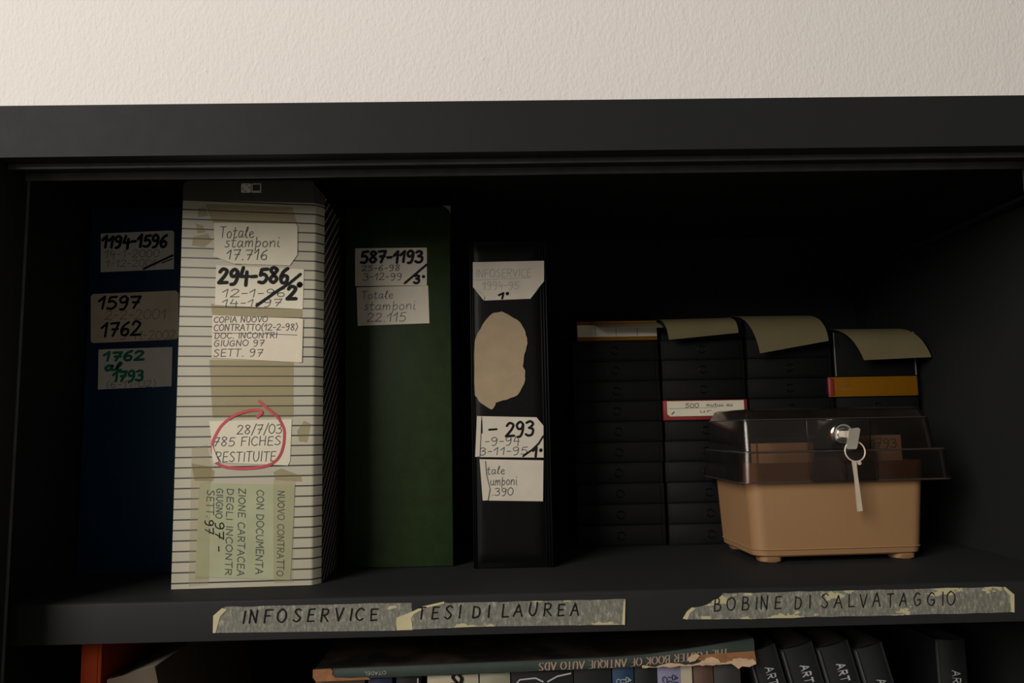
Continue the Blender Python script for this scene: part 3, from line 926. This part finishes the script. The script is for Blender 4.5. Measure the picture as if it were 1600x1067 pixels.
rj = random.Random(5)
for si, (x, w_, nm, n) in enumerate(stacks):
    total = n + (1, 0, 0, -1)[si]
    for k in range(n):
        z = k * RH
        if si == 1 and k == 6:
            c = carton('film_carton', 'red film carton with white handwritten label in the second stack from left', (x - 1, SY - 2, z), w_ + 1, 'kored')
            lb = sheet(c, 'paper_label', 'paper', [(4, 21.4), (w_ - 3, 21.4), (w_ - 3, 4.6), (7, 4.6), (4, 7)], 0.45, 0.3)
            write(lb, 'pen_writing', 'pen', [('500', 24, 40, 14, 4.6, .5), ('ripristino ras'.replace('ripristino ras', 'mutuu au'), 48, 78, 15, 3.6, .45), ('ur', 40, 54, 8.5, 3.4, .45)], 0.05, [([(6, 13.2), (60, 13.6)], .35), ([(9, 7), (11.5, 9.4)], 1.2)])
            continue
        if si == 3 and k == 7:
            c = carton('film_carton', 'amber yellow film carton with red end flap in the rightmost stack', (x - 9.5, SY - 3, z), w_ + 8, 'kodyel')
            obj('end_flap', Sh().box(-0.6, 7.2, 0.2, RD, 0.4, RH - 0.6, 2.2, 3), 'kored', c, 50, label='red rounded end flap')
            obj('fine_print', Sh().box(14, 21, 0.3, 0.7, 13.4, 14.4).box(14, 25.5, 0.3, 0.7, 8.0, 9.0), 'rawboard', c)
            continue
        if si == 3 and k > 7:
            continue
        sfx = ORD[total - 1 - k] if k else 'bottom one'
        reel_at(x + rj.uniform(-.7, .7) - (k - 5) * (0.0), w_, z, 'black reel box with round ring, %s of the %s' % (sfx, nm), rj.uniform(-1.2, 1.2))
# top of the rightmost stack: taller case with pale edges
c = thing('plastic_case', 'tall black case with pale thin edges above the amber film carton', 'box', (382.5, SY, 8 * RH + 0.2))
obj('case', Sh().box(0, 93, 1, RD, 0, 50.5, 0.8), 'reel', c, 40)
for xa in (0.2, 91.7):
    obj('edge_strip', Sh().box(xa, xa + 1.1, -0.2, 2, 0.5, 50, 0.3), 'edgegrey', c, 40)
obj('rivet', Sh().lathe([(1.4, 1.1), (1.4, 0.2), (0.7, -0.1)], (49, 20), 12), 'edgegrey', c, 40)
# top of the leftmost stack: amber carton with a white column label
c = carton('film_carton', 'amber film carton with white columned label on top of the leftmost stack', (86 + 5, SY - 1.5, 10 * RH), 91, 'kodyel')
lb = sheet(c, 'paper_label', 'paper', [(0.6, 18), (90.4, 18), (90.4, 4.6), (0.6, 4.6)], 0.45, 0.3)
obj('column_rule', Sh().box(20.5, 21, 0.08, 0.14, 4.6, 18).box(44.2, 44.7, 0.08, 0.14, 4.6, 18).box(68, 68.5, 0.08, 0.14, 4.6, 18), 'pen', lb)


def note(label, back, mid, tip, bow=2.0):
    """yellow sticky note: back, middle and tip edges as (left, right) points"""
    def fn(s, t):
        P = [Vector(e[0]).lerp(Vector(e[1]), s) for e in (back, mid, tip)]
        a = P[0].lerp(P[1], t)
        b = P[1].lerp(P[2], t)
        p = a.lerp(b, t)
        p.z += bow * 0.0
        return tuple(p)
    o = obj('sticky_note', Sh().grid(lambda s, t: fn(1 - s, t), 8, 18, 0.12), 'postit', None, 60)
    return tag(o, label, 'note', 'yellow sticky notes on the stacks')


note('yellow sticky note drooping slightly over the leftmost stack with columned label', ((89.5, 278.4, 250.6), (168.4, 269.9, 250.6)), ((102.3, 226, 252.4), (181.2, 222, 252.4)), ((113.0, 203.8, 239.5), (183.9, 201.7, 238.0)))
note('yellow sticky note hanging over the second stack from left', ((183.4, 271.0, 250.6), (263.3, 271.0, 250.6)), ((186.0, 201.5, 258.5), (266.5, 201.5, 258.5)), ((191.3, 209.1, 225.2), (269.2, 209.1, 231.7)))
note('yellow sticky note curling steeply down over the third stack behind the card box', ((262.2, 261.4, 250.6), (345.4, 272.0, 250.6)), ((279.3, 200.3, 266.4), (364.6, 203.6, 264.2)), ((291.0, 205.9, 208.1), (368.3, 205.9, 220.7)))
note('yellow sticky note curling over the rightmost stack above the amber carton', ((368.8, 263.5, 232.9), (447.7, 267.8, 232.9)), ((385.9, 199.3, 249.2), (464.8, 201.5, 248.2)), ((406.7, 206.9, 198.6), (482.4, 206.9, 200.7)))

# ------------------------------------------------------------------ card box with smoked lid
bx = thing('card_box', 'beige plastic card box with smoked transparent lid and lock', 'box', (323, 104, 0.25), (0, 0, math.radians(2.0)))
X0, X1, Y0, Y1 = -83, 81, 0, 104        # bottom
T0, T1 = -87, 88                        # rim


def wallring(z, ins=0.0, r=13):
    t = (z - 7) / 86
    return rr(X0 + (T0 - X0) * t + ins, X1 + (T1 - X1) * t - ins, Y0 - 3.5 * t + ins, Y1 + 4 * t - ins, z, r - ins * .6, 8)


bs = Sh().loft([wallring(5.5, 2.2), wallring(7, .6), wallring(11.5, 0.2), wallring(12.2, -0.7), wallring(13, 0), wallring(40), wallring(70), wallring(92.4), wallring(93.2, 0.6), wallring(93, 2.2), wallring(60, 2.6), wallring(10, 3)])
obj('base', bs, 'beige', bx, 40)
for fx in (X0 + 6, X1 - 28):
    for fy in (2, Y1 - 24):
        obj('foot', Sh().loft([rr(fx + 2, fx + 20, fy + 2, fy + 20, 0, 6), rr(fx + .8, fx + 21.2, fy + .8, fy + 21.2, 1.2, 6), rr(fx, fx + 22, fy, fy + 22, 7, 7)]), 'beige', bx, 40)
# lid: skirt, ledge, tapered upper walls, chamfer and top, as a shell 1.8 mm thick
LX0, LX1, LY0, LY1 = -96, 112, -9, 115


def lr(z, ins, dx0=0, dx1=0, r=12):
    return rr(LX0 + ins + dx0, LX1 - ins - dx1, LY0 + ins, LY1 - ins, z, max(r - ins * .45, 3), 8)


out_ = [lr(75, 0), lr(103.2, 2.0), lr(104.6, 3.4), lr(104.8, 5.5, -1, 6), lr(133, 8.6, -3, 6), lr(135, 9.6, -3, 7), lr(143.5, 14, -3, 7), lr(144.6, 17, -3, 7)]
inn_ = [lr(142.6, 18, -3, 7), lr(141.8, 15.4, -3, 7), lr(134, 11.2, -3, 7), lr(132.5, 10.4, -3, 6), lr(103, 7.3, -1, 6), lr(102.4, 4.0), lr(75, 1.8)]
lid = obj('lid', Sh().loft(out_ + inn_ + [out_[0]], False, False).loft([out_[-1], inn_[0]], False, False), 'smoke', bx, 35, label='smoked transparent hinged lid')
lid2 = Sh()
tz = 144.6
pts = out_[-1]
lid2.prism([(p[0], p[1]) for p in pts], 'z', 142.8, 144.6)
obj('lid_top', lid2, 'smoke', lid, 35)
obj('latch_tab', Sh().box(-30, 34, LY0 - 2.6, LY0 + 0.0, 75.5, 103, 1.0).box(-28.5, 33, LY0 + 3.2, LY0 + 6.4, 104.8, 133.2, 0.8), 'smoke', lid, 35)
for xa, xb, za, zb in ((-77, -75.6, 76, 117), (-77, -24, 115.6, 117)):
    obj('inner_rib', Sh().box(xa, xb, -0.2, 1.2, za, zb, 0.3), 'smoke', lid)
for ring_, rad in ((lr(75.4, 0.2), 0.9), (lr(103.6, 2.4), 0.8), (lr(134.2, 9.0, -3, 6.5), 0.6)):
    obj('rim_bead', Sh().tube(ring_, rad, 6, True), 'smokerim', lid, 60)
lock_y = LY0 + 4
obj('lock', Sh().lathe([(10.2, lock_y + 6), (10.2, lock_y - 1.6), (9.2, lock_y - 2.8), (7.6, lock_y - 2.8), (7.2, lock_y - 1.6), (5.6, lock_y - 1.4), (5.2, lock_y - 2.6), (0.2, lock_y - 2.7)], (5.5, 119.5), 40), 'chrome', lid, 40, label='round chrome lock cylinder')
obj('keyhole', Sh().box(4.8, 6.2, lock_y - 2.9, lock_y - 2.4, 116.8, 122.4), 'slot', lid)
# cards inside
for x0, x1, zt, y, lab in ((-74, -12, 111.5, 22, 'plain buff card standing at left inside the card box'), (34, 80, 117.2, 30, 'buff index card with scribbled number at right inside the card box')):
    o = thing('index_card', lab, 'card', (323 + x0, 104 + y, 10.2))
    obj('card', Sh().box(0, x1 - x0, 0, 0.8, 0, zt - 10.2), 'card', o)
    if x0 > 0:
        write(o, 'pen_writing', 'pencil', [('1793', 14, 42, 94.5, 9, .8)], -0.15, [([(5, 96), (24, 99.5)], .6)])
# keys
ky = thing('key_ring', 'small key ring hanging from the key in the card box lock', 'keys', (328.5, 89.5, 104))
hd = Sh().prism([(0.4, 20.4), (8.6, 21.4), (10.4, 19.8), (6.4, 3.0), (5.2, 1.6), (-2.6, 1.6), (-3.2, 2.6)], 'y', -5.8, -3.6)
obj('key', hd, 'keyhead', ky, 40, label='flat key head standing in the lock')
obj('key_shank', Sh().box(-1.4, 1.6, -4.6, -2.4, 12.4, 18.5, 0.2).box(-0.9, 0.3, -4, 8, 12.4, 18.5, 0.2), 'steel', ky)
obj('ring', Sh().tube([(4.6 + 9.4 * math.cos(a), -4.6 + 1.2 * math.sin(a), -0.5 + 9.4 * math.sin(a)) for a in [2 * math.pi * k / 36 for k in range(36)]], 0.75, 8, True), 'steel', ky, 60)
obj('key', Sh().prism([(0.6, -9.2), (4.4, -9.4), (4.8, -22), (7.2, -55), (2.6, -55.4), (1.8, -24)], 'y', -6.4, -4.6).lathe([(1.8, -6.6), (1.8, -4.4)], (7.2, -11.4), 10), 'steel', ky, 40, label='second key hanging edge-on')

# ------------------------------------------------------------------ books on the shelf below
LZ = -302.0


def book(label, x, y, w_, h, mat, depth=200, lean=0.0, group='upright books on the lower shelf', rnd_=2.0, name='book', cat='book', zb=None, pm='pages'):
    t = thing(name, label, cat, (x, y, (LZ if zb is None else zb) + 0.3), (0, -lean, 0), group)
    arc = [(w_ * k / 6, rnd_ * (1 - math.sin(math.pi * k / 6))) for k in range(7)]
    obj('spine', Sh().prism(arc + [(w_, 3.5), (0, 3.5)], 'z', 0, h), mat, t, 50)
    for x0 in (0, w_ - 1.6):
        obj('cover', Sh().box(x0, x0 + 1.6, 3.2, depth, 0, h), mat, t)
    obj('pages', Sh().box(1.7, w_ - 1.7, 4, depth - 4, 3, h - 3), pm, t)
    return t


BY = 26.0
up = [('navy', -110, 19.5, 301.3, 'navy blue book under the poster book, left of the black one'), ('blackj', -87, 20, 301.6, 'black book with white edge line under the poster book'),
      ('cream', -61.5, 42, 302.4, 'thick cream book with black letters under the poster book'), ('sage', -18.4, 25, 303.0, 'pale sage book beside the thick cream book'),
      ('blackj', 7.6, 51, 303.3, 'wide black book with white zigzag lines under the poster book'), ('blackj', 59.4, 31, 304.5, 'plain black book between zigzag book and blue book'),
      ('bluej', 91.4, 17.5, 305.0, 'slim blue book with pale lettering under the poster book'), ('blackj', 109.8, 18.2, 305.0, 'narrow black book between blue and lavender books'),
      ('lav', 128.8, 28.5, 305.6, 'lavender book with dark lettering under the poster book'), ('brownj', 158.2, 16.8, 306.0, 'brown book right of the lavender book'),
      ('darkj', 175.8, 22, 306.2, 'dark grey book under the torn right end of the poster book')]
bk = {}
for mat, x, w_, h, lab in up:
    bk[lab[:8] + str(x)] = book(lab, x, BY, w_, h - 70.6, mat)
book('tan book under the brown left end of the poster book', -153, BY, 40, 230.2, 'kraft')
bl = list(bk.values())
obj('edge_line', Sh().box(17.4, 18.4, -0.1, 1.6, 5, 230), 'silvertext', bl[1])


def down(sc_u, sc_v):
    return lambda u, v: (v, -u)


def sidetext(t, name, mat, items, y, nib=None, jit=0.0):
    return write(t, name, mat, [(tx, -v0, -v1, u, h, wd) for tx, u, v0, v1, h, wd in items], y, nib=nib, jit=jit, mapf=side)


sidetext(bl[2], 'title_print', 'ink', [('art', 21, 234, 204, 12, 2.4)], -0.35, nib=0.9)
write(bl[4], 'zigzag_print', 'silvertext', [], -0.4, [([(1, 221), (7, 227), (20, 228), (26, 225)], 1.2), ([(30, 225), (38, 229), (49, 231)], 1.2)])
sidetext(bl[6], 'title_print', 'silvertext', [('ART', 11.4, 227, 213, 3.6, .6), ('TO', 7.2, 227, 218, 3.6, .6), ('CA', 3, 226, 216, 3.6, .6)], -0.35)
sidetext(bl[8], 'title_print', 'navy', [('ART', 12.5, 228, 213, 3.8, .7), ('TO', 8, 228, 218, 3.8, .7), ('CE', 3.5, 227, 216, 3.8, .7)], -0.35)
obj('pale_band', Sh().box(19, 28.2, -0.15, 2.2, 1, 234), 'cream', bl[8])

# poster book lying across them
pb = thing('poster_book', 'large worn poster book lying flat across the upright books, spine outward', 'book', (-153, 22, -70.4), (0, -0.0153, 0))
PL, PD = 362.0, 250.0


def th_(x):
    s = max(0.0, min(1.0, (x - 235) / 127.0))
    return 8.6 + 10.5 * s * s * (1.6 - 0.6 * s)


xs = [PL * k / 40 for k in range(41)]


def zlo(x):
    s = max(0.0, (x - 340) / 22.0)
    return 0.2 + 1.0 * s


sp2 = Sh().loft([[(x, 0.6, zlo(x)), (x, 0, zlo(x) + 1.2), (x, -0.6, (th_(x)) * .5), (x, 0, th_(x) - 1.0), (x, 1.0, th_(x)), (x, 3, th_(x)), (x, 3, zlo(x))] for x in xs])
obj('spine', sp2, 'teal', pb, 40)
for zf, nm in ((lambda x: th_(x) - 1.6, 'top'), (lambda x: 0.2, 'bottom')):
    obj('cover', Sh().loft([[(x, 2.6, zf(x)), (x, PD, zf(x) * (0.75 if nm == 'top' else 1)), (x, PD, zf(x) * (0.75 if nm == 'top' else 1) + 1.6), (x, 2.6, zf(x) + 1.6)] for x in xs]), 'cover' if nm == 'top' else 'teal', pb, 40)
obj('pages', Sh().loft([[(x, 4, 2), (x, PD - 4, 2), (x, PD - 4, th_(x) * .72 - 1), (x, 4, th_(x) - 1.8)] for x in xs[1:-1]]), 'pages', pb)
rt = random.Random(21)


def rag(x0, x1, za, zb, n, amp, tilt=0.0):
    top = [(x0 + (x1 - x0) * k / n, zb(x0 + (x1 - x0) * k / n) + rt.uniform(-amp, amp)) for k in range(n + 1)]
    bot = [(x0 + (x1 - x0) * k / n, za(x0 + (x1 - x0) * k / n) + rt.uniform(-amp, amp)) for k in range(n, -1, -1)]
    return top + bot


obj('worn_end', Sh().prism([(-0.6, 9.0), (14, 9.2), (15.5, 7.6), (14.8, 4.8), (17.5, 2.2), (30, 1.2), (44, 1.4), (46, -0.4), (2, -0.4), (-0.8, 3)], 'y', -1.1, 0.4), 'rawboard', pb, label='scuffed brown left end of the spine')
obj('worn_end', Sh().prism([(313, 5.8), (318, 8.4), (330, 8.6), (345, 9.0), (361.5, 9.6), (362.4, 1), (340, 0.4), (322, 1.2)], 'y', -1.2, 0.4), 'rawboard', pb, label='torn brown right end of the spine')
obj('torn_paper', Sh().prism(rag(268, 362, lambda x: 0.1 - max(0, x - 340) * .03, lambda x: 1.6 + 1.6 * max(0, (x - 268) / 94) + 1.2 * math.sin(x * .22), 34, 0.5), 'y', -2.0, -1.15)
    .prism([(318, 2), (321, 5.6), (326, 6.6), (331, 4.6), (333, 1.4)], 'y', -2.4, -1.1).prism([(341, 1), (344, 4.4), (350, 4.8), (355, 3), (360, 3.6), (362, 0), (356, -2.4), (350, -1.6), (347, -3.6), (344, -1)], 'y', -2.8, -1.1)
    .prism([(306, 6), (310, 8.6), (313, 9.6), (316, 8), (312, 4), (307, 3)], 'y', -2.0, -0.9), 'torn', pb, label='ragged tan paper where the spine has torn')


def upside(u, v):        # text lying upside down along the spine, following its swelling
    x = 340 - u
    return (x, th_(x) * .5 + (th_(x) - 8.6) * .15 + 2.7 - v)


write(pb, 'title_print', 'goldtext', [('THE POSTER BOOK OF ANTIQUE AUTO ADS', 0, 157, -0.3, 6.2, .8)], -0.95, nib=1.2, jit=0.0, mapf=upside)
write(pb, 'publisher_print', 'silvertext', [('CITADEL', 281, 299, 1.4, 2.4, .3)], -0.85, jit=0.0, mapf=upside)

# black volumes with ART on the spine
for k, (xt, w_, lean, top) in enumerate(((205.5, 25, 14.0, -58), (234, 28, 14.0, -57.5), (264.5, 28, 14.0, -57), (296, 25, 14.0, -58.5))):
    a = math.radians(lean)
    h = (top - LZ) / math.cos(a) - 1.5
    pos = ['first from left', 'second from left', 'third from left', 'fourth from left'][k]
    t = book('black volume lettered ART leaning beside the poster book, %s' % pos, xt + math.sin(a) * h, 30, w_, h, 'blackj', 190, a, 'black volumes lettered ART', 4.0, pm='darkj')
    zt = h - (15 if k < 3 else 27)
    sidetext(t, 'title_print', 'silvertext', [('ART', w_ * .40, zt, zt - 15.5, 7.2, 0.95 if k in (0, 3) else 1.25)], -0.3, nib=1.0)
    obj('sheen_strip', Sh().box(0.3, 1.6, 0.2, 4.2, 1, h - 1, 0.4), 'spinesheen', t, 40)  # added grey strip imitates light on the spine's rounded left side
h = 236.0
t = book('black volume lettered ART standing upright alone at far right', 391, 76, 27, h, 'blackj', 190, 0, 'black volumes lettered ART', 3.0, pm='darkj')
sidetext(t, 'title_print', 'silvertext', [('ART', 11.5, h - 26, h - 43, 7.4, 0.9)], -0.3, nib=1.0)
obj('sheen_strip', Sh().box(0.2, 1.1, 0.3, 4.2, 1, h - 1, 0.4), 'spinesheen', t, 40)  # same painted sheen on the upright volume

# orange binder and leaning kraft file at left
t = thing('folder', 'orange folder standing at the left end of the lower shelf', 'folder', (-341.5, 22, LZ + 0.3))
obj('spine', Sh().box(0, 16.5, 0, 2.5, 0, 266.5, 0.6), 'orange', t, 40)
for x0 in (0.2, 14.2):
    obj('cover', Sh().box(x0, x0 + 2.2, 2.2, 215, 0, 266.5, 0.4), 'orange', t, 40)
obj('spine_ridge', Sh().box(12.6, 13.6, -0.5, 0.4, 0, 266.5, 0.2), 'orange', t)
obj('pages', Sh().box(2.6, 14, 6, 210, 2, 250), 'pages', t)
a = math.radians(13.5)
h = 242
t = thing('box_file', 'brown kraft box file leaning against the orange folder', 'box file', (-322 + math.sin(a) * h, 25, LZ + 0.3), (0, -a, 0))
obj('front', Sh().box(0, 40, 0, 2, 0, h, 0.6), 'kraft', t, 40)
obj('cover', Sh().box(0, 2, 2, 200, 0, h), 'kraft', t)
obj('cover', Sh().box(38, 40, 2, 200, 0, h), 'kraft', t)
obj('pages', Sh().box(2.2, 37.8, 3, 195, 2, h - 3), 'pages', t)
